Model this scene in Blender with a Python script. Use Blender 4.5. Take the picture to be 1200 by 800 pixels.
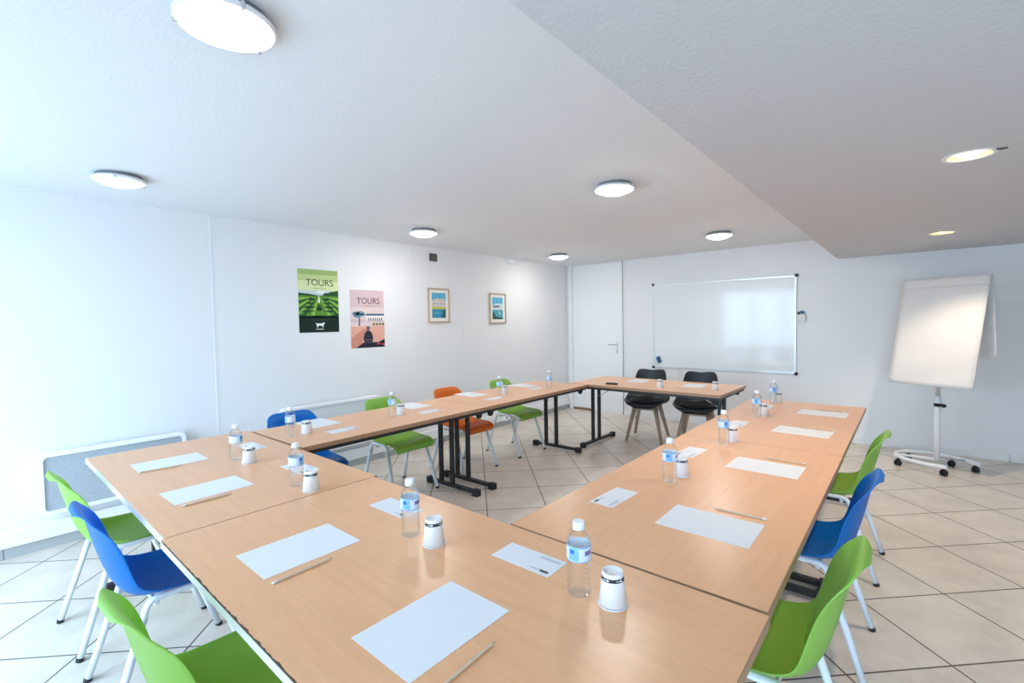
import bpy, bmesh, math, random
from math import pi, sin, cos, radians as R
from mathutils import Vector, Matrix, Euler
random.seed(7)
for o in list(bpy.data.objects):
    bpy.data.objects.remove(o)
S = bpy.context.scene
C = S.collection

# ------------------------------------------------------------------ camera
CAM_Z = 1.435
cam = bpy.data.cameras.new('camera')
cam.sensor_width = 36.0
cam.lens = 550.64 / 1200 * 36
cam.clip_start = 0.02
co = bpy.data.objects.new('camera', cam)
C.objects.link(co)
YAW, PITCH, ROLL = -0.7034169, 0.0396004, -0.0173837
cy_, sy_, cp_, sp_ = cos(YAW), sin(YAW), cos(PITCH), sin(PITCH)
fwd = Vector((sy_ * cp_, cy_ * cp_, -sp_))
rt = Vector((cy_, -sy_, 0))
up = rt.cross(fwd)
r2 = rt * cos(ROLL) + up * sin(ROLL)
u2 = -rt * sin(ROLL) + up * cos(ROLL)
co.matrix_world = Matrix(((r2.x, u2.x, -fwd.x, 0), (r2.y, u2.y, -fwd.y, 0), (r2.z, u2.z, -fwd.z, CAM_Z), (0, 0, 0, 1)))
S.camera = co

# ------------------------------------------------------------------ world, daylight, exposure
WORLD_COL = (0.54, 0.77, 1.0)
WORLD_STR = 7.0
LAMP_STR = 42.0
S.view_settings.view_transform = 'Standard'
S.view_settings.look = 'None'
S.view_settings.gamma = 1.0
S.view_settings.use_curve_mapping = False
S.view_settings.exposure = 0.66
try:
    S.cycles.use_denoising = True
    S.cycles.max_bounces = 14
    S.cycles.diffuse_bounces = 8
    S.cycles.transparent_max_bounces = 24
    S.cycles.transmission_bounces = 10
    S.cycles.sample_clamp_indirect = 6.0
except Exception:
    pass
W = bpy.data.worlds.new('daylight')
S.world = W
W.use_nodes = True
_n = W.node_tree.nodes
_tc = _n.new('ShaderNodeTexCoord'); _sp = _n.new('ShaderNodeSeparateXYZ'); _cr = _n.new('ShaderNodeValToRGB')
_cr.color_ramp.elements[0].position = 0.44          # outdoor ground, darker than the sky above it
_cr.color_ramp.elements[0].color = (WORLD_COL[0] * .55, WORLD_COL[1] * .55, WORLD_COL[2] * .55, 1)
_cr.color_ramp.elements[1].position = 0.53
_cr.color_ramp.elements[1].color = (*WORLD_COL, 1)
_ad = _n.new('ShaderNodeMath'); _ad.operation = 'MULTIPLY_ADD'; _ad.inputs[1].default_value = .5; _ad.inputs[2].default_value = .5
_l = W.node_tree.links
_l.new(_tc.outputs['Generated'], _sp.inputs[0]); _l.new(_sp.outputs['Z'], _ad.inputs[0]); _l.new(_ad.outputs[0], _cr.inputs[0])
_l.new(_cr.outputs[0], _n['Background'].inputs[0])
W.node_tree.nodes['Background'].inputs[1].default_value = WORLD_STR

XL, XR, YB, YF = -4.342, 3.0, 6.565, -1.25          # room
ZC, ZS, XS = 2.349, 2.103, -0.645                    # ceiling, lowered soffit, its edge
WIN = [(-4.20, -1.75, 0.05, 2.25), (-0.30, 1.90, 0.05, 2.05)]   # glazed openings in the front wall; second unseen, sized to brighten the right side
for x0, x1, z0, z1 in WIN:                           # portals: guide rays to the daylight outside
    a = bpy.data.lights.new('window_daylight', 'AREA')
    a.shape = 'RECTANGLE'
    a.size, a.size_y = x1 - x0, z1 - z0
    a.cycles.is_portal = True
    ao = bpy.data.objects.new('window_daylight', a)
    ao.location = ((x0 + x1) / 2, YF - 0.16, (z0 + z1) / 2)
    ao.rotation_euler = (R(90), 0, 0)                # -Z points to +Y, into the room
    C.objects.link(ao)

# ------------------------------------------------------------------ materials
def mat(name, col, rough=0.5, metal=0.0, spec=0.5, emit=None, estr=0.0, sss=0.0, coat=0.0):
    m = bpy.data.materials.new(name)
    m.use_nodes = True
    b = m.node_tree.nodes['Principled BSDF']
    b.inputs['Base Color'].default_value = (*col, 1)
    b.inputs['Roughness'].default_value = rough
    b.inputs['Metallic'].default_value = metal
    b.inputs['Specular IOR Level'].default_value = spec
    if coat:
        b.inputs['Coat Weight'].default_value = coat
        b.inputs['Coat Roughness'].default_value = 0.1
    if sss:
        b.inputs['Subsurface Weight'].default_value = sss
        b.inputs['Subsurface Radius'].default_value = (0.02, 0.02, 0.02)
        b.inputs['Subsurface Scale'].default_value = 0.5
    if emit:
        b.inputs['Emission Color'].default_value = (*emit, 1)
        b.inputs['Emission Strength'].default_value = estr
    return m

def nd(m, t, **kw):
    n = m.node_tree.nodes.new(t)
    for k, v in kw.items():
        setattr(n, k, v)
    return n

def lk(m, a, b):
    m.node_tree.links.new(a, b)

def srgb(r, g, b):
    f = lambda c: (c / 255 / 12.92) if c / 255 <= .04045 else ((c / 255 + .055) / 1.055) ** 2.4
    return (f(r), f(g), f(b))

def bumped(m, scale, strength, dist, detail=4, kind='noise'):
    b = m.node_tree.nodes['Principled BSDF']
    tc = nd(m, 'ShaderNodeTexCoord')
    n = nd(m, 'ShaderNodeTexNoise')
    n.inputs['Scale'].default_value = scale
    n.inputs['Detail'].default_value = detail
    bp = nd(m, 'ShaderNodeBump')
    bp.inputs['Strength'].default_value = strength
    bp.inputs['Distance'].default_value = dist
    lk(m, tc.outputs['Object'], n.inputs['Vector'])
    lk(m, n.outputs['Fac'], bp.inputs['Height'])
    lk(m, bp.outputs['Normal'], b.inputs['Normal'])
    return m

M = {}
M['wall'] = bumped(mat('wall_paint', (0.79, 0.80, 0.81), 0.7, spec=0.25), 60, 0.12, 0.004)
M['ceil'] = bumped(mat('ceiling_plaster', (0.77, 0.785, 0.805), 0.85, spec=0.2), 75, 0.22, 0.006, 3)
M['soffit'] = bumped(mat('lowered_ceiling_plaster_shaded', (0.61, 0.61, 0.63), 0.85, spec=0.2), 75, 0.22, 0.006, 3)  # ceiling plaster toned darker, the soffit's weaker light put into its colour
M['white'] = mat('white_lacquer', (0.85, 0.86, 0.87), 0.35)
M['offwhite'] = mat('white_trim', (0.80, 0.80, 0.79), 0.5)
M['door'] = mat('door_white', (0.84, 0.86, 0.87), 0.3)
M['alu'] = mat('aluminium', (0.72, 0.74, 0.76), 0.35, 0.6)
M['chrome'] = mat('brushed_steel', (0.7, 0.7, 0.72), 0.25, 0.9)
M['black'] = mat('black_steel', (0.012, 0.013, 0.015), 0.45)
M['rubber'] = mat('black_rubber', (0.015, 0.015, 0.016), 0.7)
M['blackplastic'] = mat('black_plastic', (0.012, 0.014, 0.018), 0.36, spec=0.4)
M['leather'] = mat('black_leatherette', (0.008, 0.010, 0.013), 0.5, spec=0.35)
M['board'] = mat('whiteboard_enamel', (0.78, 0.82, 0.83), 0.09, spec=0.6)
M['paper'] = mat('white_paper', (0.74, 0.76, 0.79), 0.6, spec=0.2)
M['padpaper'] = mat('flipchart_paper', (0.72, 0.70, 0.68), 0.8, spec=0.1)
M['cup'] = mat('cup_card', (0.80, 0.785, 0.79), 0.45)
M['capw'] = mat('bottle_cap_white', (0.82, 0.85, 0.88), 0.4)
M['ink'] = mat('dark_ink', (0.02, 0.022, 0.03), 0.5)
M['greyink'] = mat('grey_ink', (0.35, 0.38, 0.42), 0.5)
M['paleink'] = mat('pale_print', (0.52, 0.58, 0.66), 0.6)
M['blueink'] = mat('blue_ink', (0.10, 0.28, 0.62), 0.4)
M['legpaint'] = mat('white_leg_paint', (0.72, 0.77, 0.82), 0.35)
M['frameblk'] = mat('charcoal_fabric', (0.02, 0.02, 0.022), 0.7)
M['grille'] = mat('grey_grille', (0.33, 0.36, 0.39), 0.6)
M['stone'] = mat('skirting_tile', (0.42, 0.43, 0.43), 0.45)
M['brown'] = mat('raw_wood', (0.25, 0.15, 0.09), 0.7)
M['gap'] = mat('dark_gap', (0.05, 0.05, 0.05), 0.9)
M['oak'] = mat('pale_oak_frame', (0.50, 0.37, 0.25), 0.5)
M['pencil'] = mat('natural_pencil_wood', (0.62, 0.47, 0.33), 0.5)
M['pencilw'] = mat('pencil_white_end', (0.75, 0.76, 0.78), 0.4)
M['edge'] = mat('beech_edge', (0.36, 0.20, 0.11), 0.4)
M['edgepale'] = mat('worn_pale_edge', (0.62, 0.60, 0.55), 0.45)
M['chip'] = mat('chipped_chipboard', (0.10, 0.06, 0.035), 0.9)

def plastic(name, col):
    m = mat(name, col, 0.32, spec=0.5)
    b = m.node_tree.nodes['Principled BSDF']
    out = m.node_tree.nodes['Material Output']
    t = nd(m, 'ShaderNodeBsdfTranslucent')
    t.inputs['Color'].default_value = (*col, 1)
    mx = nd(m, 'ShaderNodeMixShader')
    mx.inputs[0].default_value = 0.45
    lk(m, b.outputs[0], mx.inputs[1])
    lk(m, t.outputs[0], mx.inputs[2])
    lk(m, mx.outputs[0], out.inputs[0])
    return m
M['green'] = plastic('lime_green_plastic', (0.39, 0.67, 0.13))
M['blue'] = plastic('royal_blue_plastic', (0.001, 0.235, 0.68))
M['orange'] = plastic('orange_plastic', (0.85, 0.25, 0.03))

# beech laminate with fine grain
def wood(name, c1, c2, rough, sc=(1.2, 14, 14), coat=0.0):
    m = mat(name, c1, rough, spec=0.5, coat=coat)
    b = m.node_tree.nodes['Principled BSDF']
    tc = nd(m, 'ShaderNodeTexCoord')
    mp = nd(m, 'ShaderNodeMapping')
    mp.inputs['Scale'].default_value = sc
    n = nd(m, 'ShaderNodeTexNoise')
    n.inputs['Scale'].default_value = 3.0
    n.inputs['Detail'].default_value = 8
    n.inputs['Distortion'].default_value = 0.6
    n2 = nd(m, 'ShaderNodeTexNoise')
    n2.inputs['Scale'].default_value = 26.0
    n2.inputs['Detail'].default_value = 3
    mx = nd(m, 'ShaderNodeMix', data_type='FLOAT')
    mx.inputs[0].default_value = 0.35
    cr = nd(m, 'ShaderNodeValToRGB')
    cr.color_ramp.elements[0].position = 0.32
    cr.color_ramp.elements[0].color = (*c2, 1)
    cr.color_ramp.elements[1].position = 0.66
    cr.color_ramp.elements[1].color = (*c1, 1)
    lk(m, tc.outputs['Object'], mp.inputs['Vector'])
    lk(m, mp.outputs[0], n.inputs['Vector'])
    lk(m, mp.outputs[0], n2.inputs['Vector'])
    lk(m, n.outputs['Fac'], mx.inputs[2])
    lk(m, n2.outputs['Fac'], mx.inputs[3])
    lk(m, mx.outputs[0], cr.inputs[0])
    lk(m, cr.outputs[0], b.inputs['Base Color'])
    return m
M['beech'] = wood('beech_laminate', (0.80, 0.440, 0.232), (0.725, 0.380, 0.195), 0.29)
M['legwood'] = wood('beech_leg_wood', (0.47, 0.33, 0.24), (0.36, 0.25, 0.18), 0.5, (30, 30, 3))

# floor tiles laid diagonally
def floor_mat():
    m = mat('diagonal_floor_tiles', (0.5, 0.46, 0.42), 0.32)
    b = m.node_tree.nodes['Principled BSDF']
    tc = nd(m, 'ShaderNodeTexCoord')
    mp = nd(m, 'ShaderNodeMapping')
    mp.inputs['Rotation'].default_value = (0, 0, R(-45))
    mp.inputs['Location'].default_value = (-0.078, -0.3307, 0)
    br = nd(m, 'ShaderNodeTexBrick')
    br.offset = 0.0
    br.squash = 1.0
    br.inputs['Scale'].default_value = 1.0
    br.inputs['Brick Width'].default_value = 0.4625
    br.inputs['Row Height'].default_value = 0.4625
    br.inputs['Mortar Size'].default_value = 0.0042
    br.inputs['Mortar Smooth'].default_value = 0.1
    br.inputs['Bias'].default_value = 0.0
    br.inputs['Color1'].default_value = (0.755, 0.68, 0.60, 1)
    br.inputs['Color2'].default_value = (0.705, 0.63, 0.553, 1)
    br.inputs['Mortar'].default_value = (0.095, 0.078, 0.066, 1)
    n = nd(m, 'ShaderNodeTexNoise')
    n.inputs['Scale'].default_value = 5.0
    n.inputs['Detail'].default_value = 8
    n.inputs['Roughness'].default_value = 0.65
    cr = nd(m, 'ShaderNodeValToRGB')
    cr.color_ramp.elements[0].position = 0.35
    cr.color_ramp.elements[0].color = (0.80, 0.79, 0.77, 1)
    cr.color_ramp.elements[1].position = 0.65
    cr.color_ramp.elements[1].color = (1.0, 1.0, 1.0, 1)
    mx = nd(m, 'ShaderNodeMix', data_type='RGBA', blend_type='MULTIPLY')
    mx.inputs[0].default_value = 0.8
    bp = nd(m, 'ShaderNodeBump')
    bp.inputs['Strength'].default_value = 0.4
    bp.inputs['Distance'].default_value = 0.003
    bp.invert = True
    lk(m, tc.outputs['Object'], mp.inputs['Vector'])
    lk(m, mp.outputs[0], br.inputs['Vector'])
    lk(m, tc.outputs['Object'], n.inputs['Vector'])
    lk(m, n.outputs['Fac'], cr.inputs[0])
    lk(m, br.outputs['Color'], mx.inputs[6])
    lk(m, cr.outputs[0], mx.inputs[7])
    lk(m, mx.outputs[2], b.inputs['Base Color'])
    lk(m, br.outputs['Fac'], bp.inputs['Height'])
    lk(m, bp.outputs[0], b.inputs['Normal'])
    return m
M['floor'] = floor_mat()

def clear(name, tint, trans, rough=0.03):
    m = bpy.data.materials.new(name)
    m.use_nodes = True
    nt = m.node_tree
    nt.nodes.remove(nt.nodes['Principled BSDF'])
    out = nt.nodes['Material Output']
    t = nd(m, 'ShaderNodeBsdfTransparent')
    t.inputs[0].default_value = (*tint, 1)
    g = nd(m, 'ShaderNodeBsdfGlass')
    g.inputs['Color'].default_value = (*tint, 1)
    g.inputs['IOR'].default_value = 1.30
    g.inputs['Roughness'].default_value = rough
    mx = nd(m, 'ShaderNodeMixShader')
    mx.inputs[0].default_value = trans
    lk(m, t.outputs[0], mx.inputs[1])
    lk(m, g.outputs[0], mx.inputs[2])
    lk(m, mx.outputs[0], out.inputs[0])
    return m
M['pet'] = clear('clear_bottle_plastic', (0.97, 0.985, 0.99), 0.32)

def pane_mat():
    m = bpy.data.materials.new('window_glass')
    m.use_nodes = True
    nt = m.node_tree
    nt.nodes.remove(nt.nodes['Principled BSDF'])
    out = nt.nodes['Material Output']
    t = nd(m, 'ShaderNodeBsdfTransparent')
    g = nd(m, 'ShaderNodeBsdfGlossy')
    g.inputs['Roughness'].default_value = 0.02
    mx = nd(m, 'ShaderNodeMixShader')
    mx.inputs[0].default_value = 0.06
    lk(m, t.outputs[0], mx.inputs[1])
    lk(m, g.outputs[0], mx.inputs[2])
    lk(m, mx.outputs[0], out.inputs[0])
    return m
M['pane'] = pane_mat()

# bottle label: pale film with a blue block, a dark blue square and a dark word, placed by angle
def label_mat():
    m = mat('bottle_label_print', (0.75, 0.83, 0.93), 0.35)
    b = m.node_tree.nodes['Principled BSDF']
    tc = nd(m, 'ShaderNodeTexCoord')
    sp = nd(m, 'ShaderNodeSeparateXYZ')
    at = nd(m, 'ShaderNodeMath', operation='ARCTAN2')
    lk(m, tc.outputs['Object'], sp.inputs[0])
    lk(m, sp.outputs['Y'], at.inputs[0])
    lk(m, sp.outputs['X'], at.inputs[1])
    prev = None
    def band(a0, a1, z0, z1, col):
        nonlocal prev
        def rng(sock, lo, hi):
            g = nd(m, 'ShaderNodeMath', operation='GREATER_THAN'); g.inputs[1].default_value = lo
            l = nd(m, 'ShaderNodeMath', operation='LESS_THAN'); l.inputs[1].default_value = hi
            k = nd(m, 'ShaderNodeMath', operation='MULTIPLY')
            lk(m, sock, g.inputs[0]); lk(m, sock, l.inputs[0])
            lk(m, g.outputs[0], k.inputs[0]); lk(m, l.outputs[0], k.inputs[1])
            return k.outputs[0]
        k = nd(m, 'ShaderNodeMath', operation='MULTIPLY')
        lk(m, rng(at.outputs[0], a0, a1), k.inputs[0])
        lk(m, rng(sp.outputs['Z'], z0, z1), k.inputs[1])
        mx = nd(m, 'ShaderNodeMix', data_type='RGBA')
        lk(m, k.outputs[0], mx.inputs[0])
        if prev is None:
            mx.inputs[6].default_value = (0.66, 0.76, 0.90, 1)
        else:
            lk(m, prev, mx.inputs[6])
        mx.inputs[7].default_value = (*col, 1)
        prev = mx.outputs[2]
    band(-4, 4, 0.0915, 0.0940, (0.20, 0.42, 0.75))
    band(-4, 4, 0.1265, 0.1295, (0.20, 0.42, 0.75))
    band(-2.3, -1.35, 0.096, 0.1265, (0.20, 0.47, 0.80))
    band(-2.15, -1.75, 0.112, 0.123, (0.02, 0.12, 0.50))
    band(-0.85, -0.1, 0.108, 0.120, (0.20, 0.14, 0.38))
    band(0.5, 1.9, 0.096, 0.1265, (0.20, 0.47, 0.80))
    band(0.7, 1.2, 0.108, 0.120, (0.78, 0.84, 0.93))
    ge = nd(m, 'ShaderNodeNewGeometry')                  # plain unprinted inner side of the film
    mi = nd(m, 'ShaderNodeMix', data_type='RGBA')
    mi.inputs[7].default_value = (0.72, 0.80, 0.90, 1)
    lk(m, ge.outputs['Backfacing'], mi.inputs[0]); lk(m, prev, mi.inputs[6])
    lk(m, mi.outputs[2], b.inputs['Base Color'])
    return m
M['label'] = label_mat()

def lampglass(name, col, s):
    return mat(name, (0.9, 0.93, 0.93), 0.25, emit=col, estr=s)
M['lamp_on'] = lampglass('lit_lamp_glass', (1.0, 0.95, 0.89), LAMP_STR)
M['lamp_near'] = lampglass('softly_lit_lamp_glass', (1.0, 0.96, 0.9), 6.0)
M['lamp_dim'] = lampglass('faintly_lit_lamp_glass', (0.85, 1.0, 0.98), 0.35)
M['warm'] = mat('warm_bulb', (1, .8, .5), 0.4, emit=(1.0, 0.72, 0.38), estr=4.5)
M['reflector'] = mat('downlight_reflector', (0.85, 0.72, 0.52), 0.35, 0.3)
M['lampbase'] = mat('lamp_base_metal', (0.30, 0.32, 0.33), 0.35, 0.6)

# ------------------------------------------------------------------ mesh helpers
def add_box(bm, x0, x1, y0, y1, z0, z1, mi=0, mtx=None):
    vs = [bm.verts.new((x, y, z)) for z in (z0, z1) for y in (y0, y1) for x in (x0, x1)]
    fs = []
    for q in ((0, 2, 3, 1), (4, 5, 7, 6), (0, 1, 5, 4), (2, 6, 7, 3), (0, 4, 6, 2), (1, 3, 7, 5)):
        f = bm.faces.new([vs[i] for i in q]); f.material_index = mi; fs.append(f)
    if mtx is not None:
        bmesh.ops.transform(bm, matrix=mtx, verts=vs)
    return vs

def bevel(bm, w, seg=2):
    bmesh.ops.bevel(bm, geom=bm.edges[:], offset=w, segments=seg, affect='EDGES', profile=0.5)

def add_lathe(bm, prof, n=32, cap0=True, cap1=True, smooth=True, cx=0, cy=0):
    rings = []
    for r, z in prof:
        rings.append([bm.verts.new((cx + r * cos(2 * pi * i / n), cy + r * sin(2 * pi * i / n), z)) for i in range(n)])
    for a, b in zip(rings, rings[1:]):
        for i in range(n):
            f = bm.faces.new((a[i], a[(i + 1) % n], b[(i + 1) % n], b[i])); f.smooth = smooth
    if cap0: bm.faces.new(rings[0][::-1])
    if cap1: bm.faces.new(rings[-1])

def add_tube(bm, pts, rx, ry=None, n=12, ref=(1, 0, 0), taper=None):
    """elliptic tube along pts; rx measured along ref, ry across it"""
    ry = ry or rx
    pts = [Vector(p) for p in pts]
    ref = Vector(ref)
    rings = []
    for i, p in enumerate(pts):
        t = (pts[min(i + 1, len(pts) - 1)] - pts[max(i - 1, 0)]).normalized()
        a = (ref - t * ref.dot(t))
        if a.length < 1e-4:
            a = Vector((0, 1, 0)) - t * t.y
        a.normalize()
        b = t.cross(a)
        k = taper[i] if taper else 1.0
        rings.append([bm.verts.new(p + a * (rx * k * cos(2 * pi * j / n)) + b * (ry * k * sin(2 * pi * j / n))) for j in range(n)])
    for a, b in zip(rings, rings[1:]):
        for j in range(n):
            f = bm.faces.new((a[j], a[(j + 1) % n], b[(j + 1) % n], b[j])); f.smooth = True
    bm.faces.new(rings[0][::-1]); bm.faces.new(rings[-1])

def arc_pts(pts, r=0.04, n=6):
    """round the corners of a polyline"""
    pts = [Vector(p) for p in pts]
    out = [pts[0]]
    for i in range(1, len(pts) - 1):
        a, p, b = pts[i - 1], pts[i], pts[i + 1]
        d0, d1 = (a - p).normalized(), (b - p).normalized()
        q0, q1 = p + d0 * r, p + d1 * r
        for k in range(n + 1):
            t = k / n
            out.append(q0 * (1 - t) ** 2 + p * 2 * t * (1 - t) + q1 * t * t)
    out.append(pts[-1])
    return out

def obj(name, bm, m, parent=None, smooth=False, recalc=True):
    if recalc:
        bmesh.ops.recalc_face_normals(bm, faces=bm.faces[:])
    me = bpy.data.meshes.new(name)
    bm.to_mesh(me); bm.free()
    for x in (m if isinstance(m, (list, tuple)) else [m]):
        me.materials.append(x)
    if smooth:
        for p in me.polygons: p.use_smooth = True
    o = bpy.data.objects.new(name, me)
    C.objects.link(o)
    if parent is not None:
        o.parent = parent
    return o

def box_obj(name, dims, m, parent=None, bev=0.0, seg=2):
    bm = bmesh.new(); add_box(bm, *dims)
    if bev: bevel(bm, bev, seg)
    return obj(name, bm, m, parent)

def thing(name, label, cat, loc=(0, 0, 0), rz=0.0, group=None):
    o = bpy.data.objects.new(name, None)
    o.empty_display_size = 0.1
    C.objects.link(o)
    o.location = loc
    o.rotation_euler = (0, 0, rz)
    return tag(o, label, cat, group)

def tag(o, label, cat, group=None):
    o['label'] = label; o['category'] = cat
    if group: o['group'] = group
    return o

def struct(o):
    o['kind'] = 'structure'
    return o

def dup(root, loc, rz, label, group=None):
    r = root.copy(); C.objects.link(r)
    r.location = loc; r.rotation_euler = (0, 0, rz)
    r['label'] = label
    if group: r['group'] = group
    for ch in list(root.children):
        c = ch.copy(); C.objects.link(c); c.parent = r
        for g in list(ch.children):
            d = g.copy(); C.objects.link(d); d.parent = c
    return r

def surf_grid(rows, thick):
    """solid shell from rows of points (list of lists of Vector)"""
    bm = bmesh.new()
    V = [[bm.verts.new(p) for p in row] for row in rows]
    for a, b in zip(V, V[1:]):
        for i in range(len(a) - 1):
            f = bm.faces.new((a[i], a[i + 1], b[i + 1], b[i])); f.smooth = True
    return bm

def catmull(keys, n):
    """keys: list of tuples; returns interpolated list, n samples"""
    out = []
    L = len(keys)
    for s in range(n):
        t = s / (n - 1) * (L - 1)
        i = min(int(t), L - 2); f = t - i
        p0, p1, p2, p3 = keys[max(i - 1, 0)], keys[i], keys[i + 1], keys[min(i + 2, L - 1)]
        out.append(tuple(0.5 * (2 * b + (c - a) * f + (2 * a - 5 * b + 4 * c - d) * f * f + (-a + 3 * b - 3 * c + d) * f ** 3)
                         for a, b, c, d in zip(p0, p1, p2, p3)))
    return out

def shell_rows(keys, nv=46, nu=25, power=2.3):
    """keys: (y, z, halfwidth, edge_offset_along_normal)"""
    pr = catmull(keys, nv)
    rows = []
    for i, (y, z, w, e) in enumerate(pr):
        y0, z0 = pr[max(i - 1, 0)][:2]; y1, z1 = pr[min(i + 1, nv - 1)][:2]
        t = Vector((0, y1 - y0, z1 - z0)).normalized()
        nrm = Vector((0, t.z, -t.y))           # up on the seat, forward on the back
        row = []
        for j in range(nu):
            u = -1 + 2 * j / (nu - 1)
            k = abs(u) ** power
            row.append(Vector((u * w, y, z)) + nrm * (e * k))
        rows.append(row)
    return rows

# ================================================================== ROOM
bm = bmesh.new(); add_box(bm, XL - .15, XR + .15, YF - .15, YB + .15, -0.12, 0)
struct(obj('floor', bm, M['floor']))
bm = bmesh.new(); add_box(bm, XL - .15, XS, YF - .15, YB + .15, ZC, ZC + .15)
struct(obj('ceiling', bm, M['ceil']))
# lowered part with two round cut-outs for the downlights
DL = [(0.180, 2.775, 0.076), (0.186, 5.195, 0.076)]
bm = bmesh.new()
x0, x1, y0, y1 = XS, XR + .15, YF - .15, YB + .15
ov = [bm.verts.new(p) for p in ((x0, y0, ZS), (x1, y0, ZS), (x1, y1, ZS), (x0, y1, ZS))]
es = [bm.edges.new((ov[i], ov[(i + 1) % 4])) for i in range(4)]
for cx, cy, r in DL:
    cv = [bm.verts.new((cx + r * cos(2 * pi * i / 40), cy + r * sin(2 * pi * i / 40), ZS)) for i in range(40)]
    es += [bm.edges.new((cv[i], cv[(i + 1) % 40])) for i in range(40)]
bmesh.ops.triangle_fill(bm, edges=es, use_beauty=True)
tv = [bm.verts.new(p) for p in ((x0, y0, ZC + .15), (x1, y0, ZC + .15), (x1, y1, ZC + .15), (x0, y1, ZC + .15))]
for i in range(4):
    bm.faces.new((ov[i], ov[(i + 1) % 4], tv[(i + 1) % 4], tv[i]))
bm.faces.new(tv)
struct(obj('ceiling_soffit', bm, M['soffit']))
struct(box_obj('wall_left', (XL - .15, XL, YF - .15, YB + .15, 0, ZC), M['wall']))
struct(box_obj('wall_back', (XL, XR, YB, YB + .15, 0, ZC), M['wall']))
struct(box_obj('wall_right', (XR, XR + .15, YF - .15, YB + .15, 0, ZC), M['wall']))
# front wall (behind the camera) with two glazed openings, the right one sized for fill light
bm = bmesh.new()
xs = [XL, WIN[0][0], WIN[0][1], WIN[1][0], WIN[1][1], XR]
for a, b in ((0, 1), (2, 3), (4, 5)):
    add_box(bm, xs[a], xs[b], YF - .15, YF, 0, ZC)
for w in WIN:
    add_box(bm, w[0], w[1], YF - .15, YF, 0, w[2])
    add_box(bm, w[0], w[1], YF - .15, YF, w[3], ZC)
struct(obj('wall_front', bm, M['wall']))
for i, (x0, x1, z0, z1) in enumerate(WIN):
    bm = bmesh.new()
    t = .05
    add_box(bm, x0, x1, YF - .1, YF - .04, z0, z0 + t); add_box(bm, x0, x1, YF - .1, YF - .04, z1 - t, z1)
    n = 3 if i == 0 else 2
    for k in range(n + 1):
        xc = x0 + t / 2 + (x1 - x0 - t) * k / n
        add_box(bm, xc - t / 2, xc + t / 2, YF - .1, YF - .04, z0 + t, z1 - t)
    wf = struct(obj('window_%d' % (i + 1), bm, M['white']))
    box_obj('pane', (x0, x1, YF - .072, YF - .068, z0, z1), M['pane'], wf)

# skirting: tile plinth and white duct along the left wall, white board along the back wall
bm = bmesh.new()
y = YF
while y < YB:
    add_box(bm, XL, XL + .012, y + .003, min(y + .457, YB), 0, .072); y += .46
struct(obj('baseboard_left', bm, M['stone']))
bm = bmesh.new(); add_box(bm, XL, XL + .035, YF, YB, .073, .178); bevel(bm, .006, 2)
struct(obj('trim_1', bm, M['white']))
bm = bmesh.new()
add_box(bm, -3.325, 0.75, YB - .014, YB, 0, .075); add_box(bm, 0.756, XR, YB - .014, YB, 0, .075)
bevel(bm, .003, 1)
struct(obj('baseboard_back', bm, M['offwhite']))
# cover strips over the wall panel joints
for i, (yy, w, d) in enumerate(((1.36, .007, .003), (3.39, .006, .003), (4.16, .005, .0025))):
    bm = bmesh.new(); add_box(bm, XL, XL + d, yy - w, yy + w, .18, ZC)
    struct(obj('trim_%d' % (i + 2), bm, M['wall']))
bm = bmesh.new(); add_box(bm, XL, XL + .02, YF, YB, ZC - .012, ZC)
struct(obj('trim_5', bm, M['wall']))

# door in the back wall, up to the ceiling
dr = box_obj('door_1', (-4.235, -3.345, YB - .012, YB, .035, 2.33), M['door'], None, .002, 1)
struct(dr)
bm = bmesh.new()
add_box(bm, -4.300, -4.242, YB - .028, YB, 0, ZC)
obj('door_frame', bm, M['white'], dr)
box_obj('door_gap', (-3.342, -3.330, YB - .006, YB, 0, ZC), M['gap'], dr)
box_obj('door_lining', (-3.329, -3.312, YB - .018, YB, 0, ZC), M['white'], dr)
box_obj('threshold', (-4.235, -3.90, YB - .02, YB, 0, .032), M['brown'], dr)
box_obj('under_door_light_strip', (-3.86, -3.345, YB - .02, YB, 0, .032), M['white'], dr)  # white strip stands in for the light showing under the door
pl = box_obj('handle_plate', (-3.452, -3.412, YB - .02, YB - .012, .93, 1.12), M['alu'], dr, .004)
bm = bmesh.new()
add_tube(bm, arc_pts([(-3.432, YB - .018, 1.072), (-3.432, YB - .062, 1.072), (-3.555, YB - .062, 1.072)], .02), .009, n=10, ref=(0, 0, 1))
obj('lever', bm, M['chrome'], pl)
bm = bmesh.new(); add_lathe(bm, [(.011, 0), (.011, .006), (.006, .008)], 16)
k = obj('keyhole', bm, M['chrome'], pl); k.location = (-3.432, YB - .019, .965); k.rotation_euler = (R(90), 0, 0)
bm = bmesh.new()
for z in (.25, 1.15, 2.1):
    add_tube(bm, [(-4.238, YB - .022, z - .05), (-4.238, YB - .022, z + .05)], .008, n=10)
obj('hinge', bm, M['alu'], dr)

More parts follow.
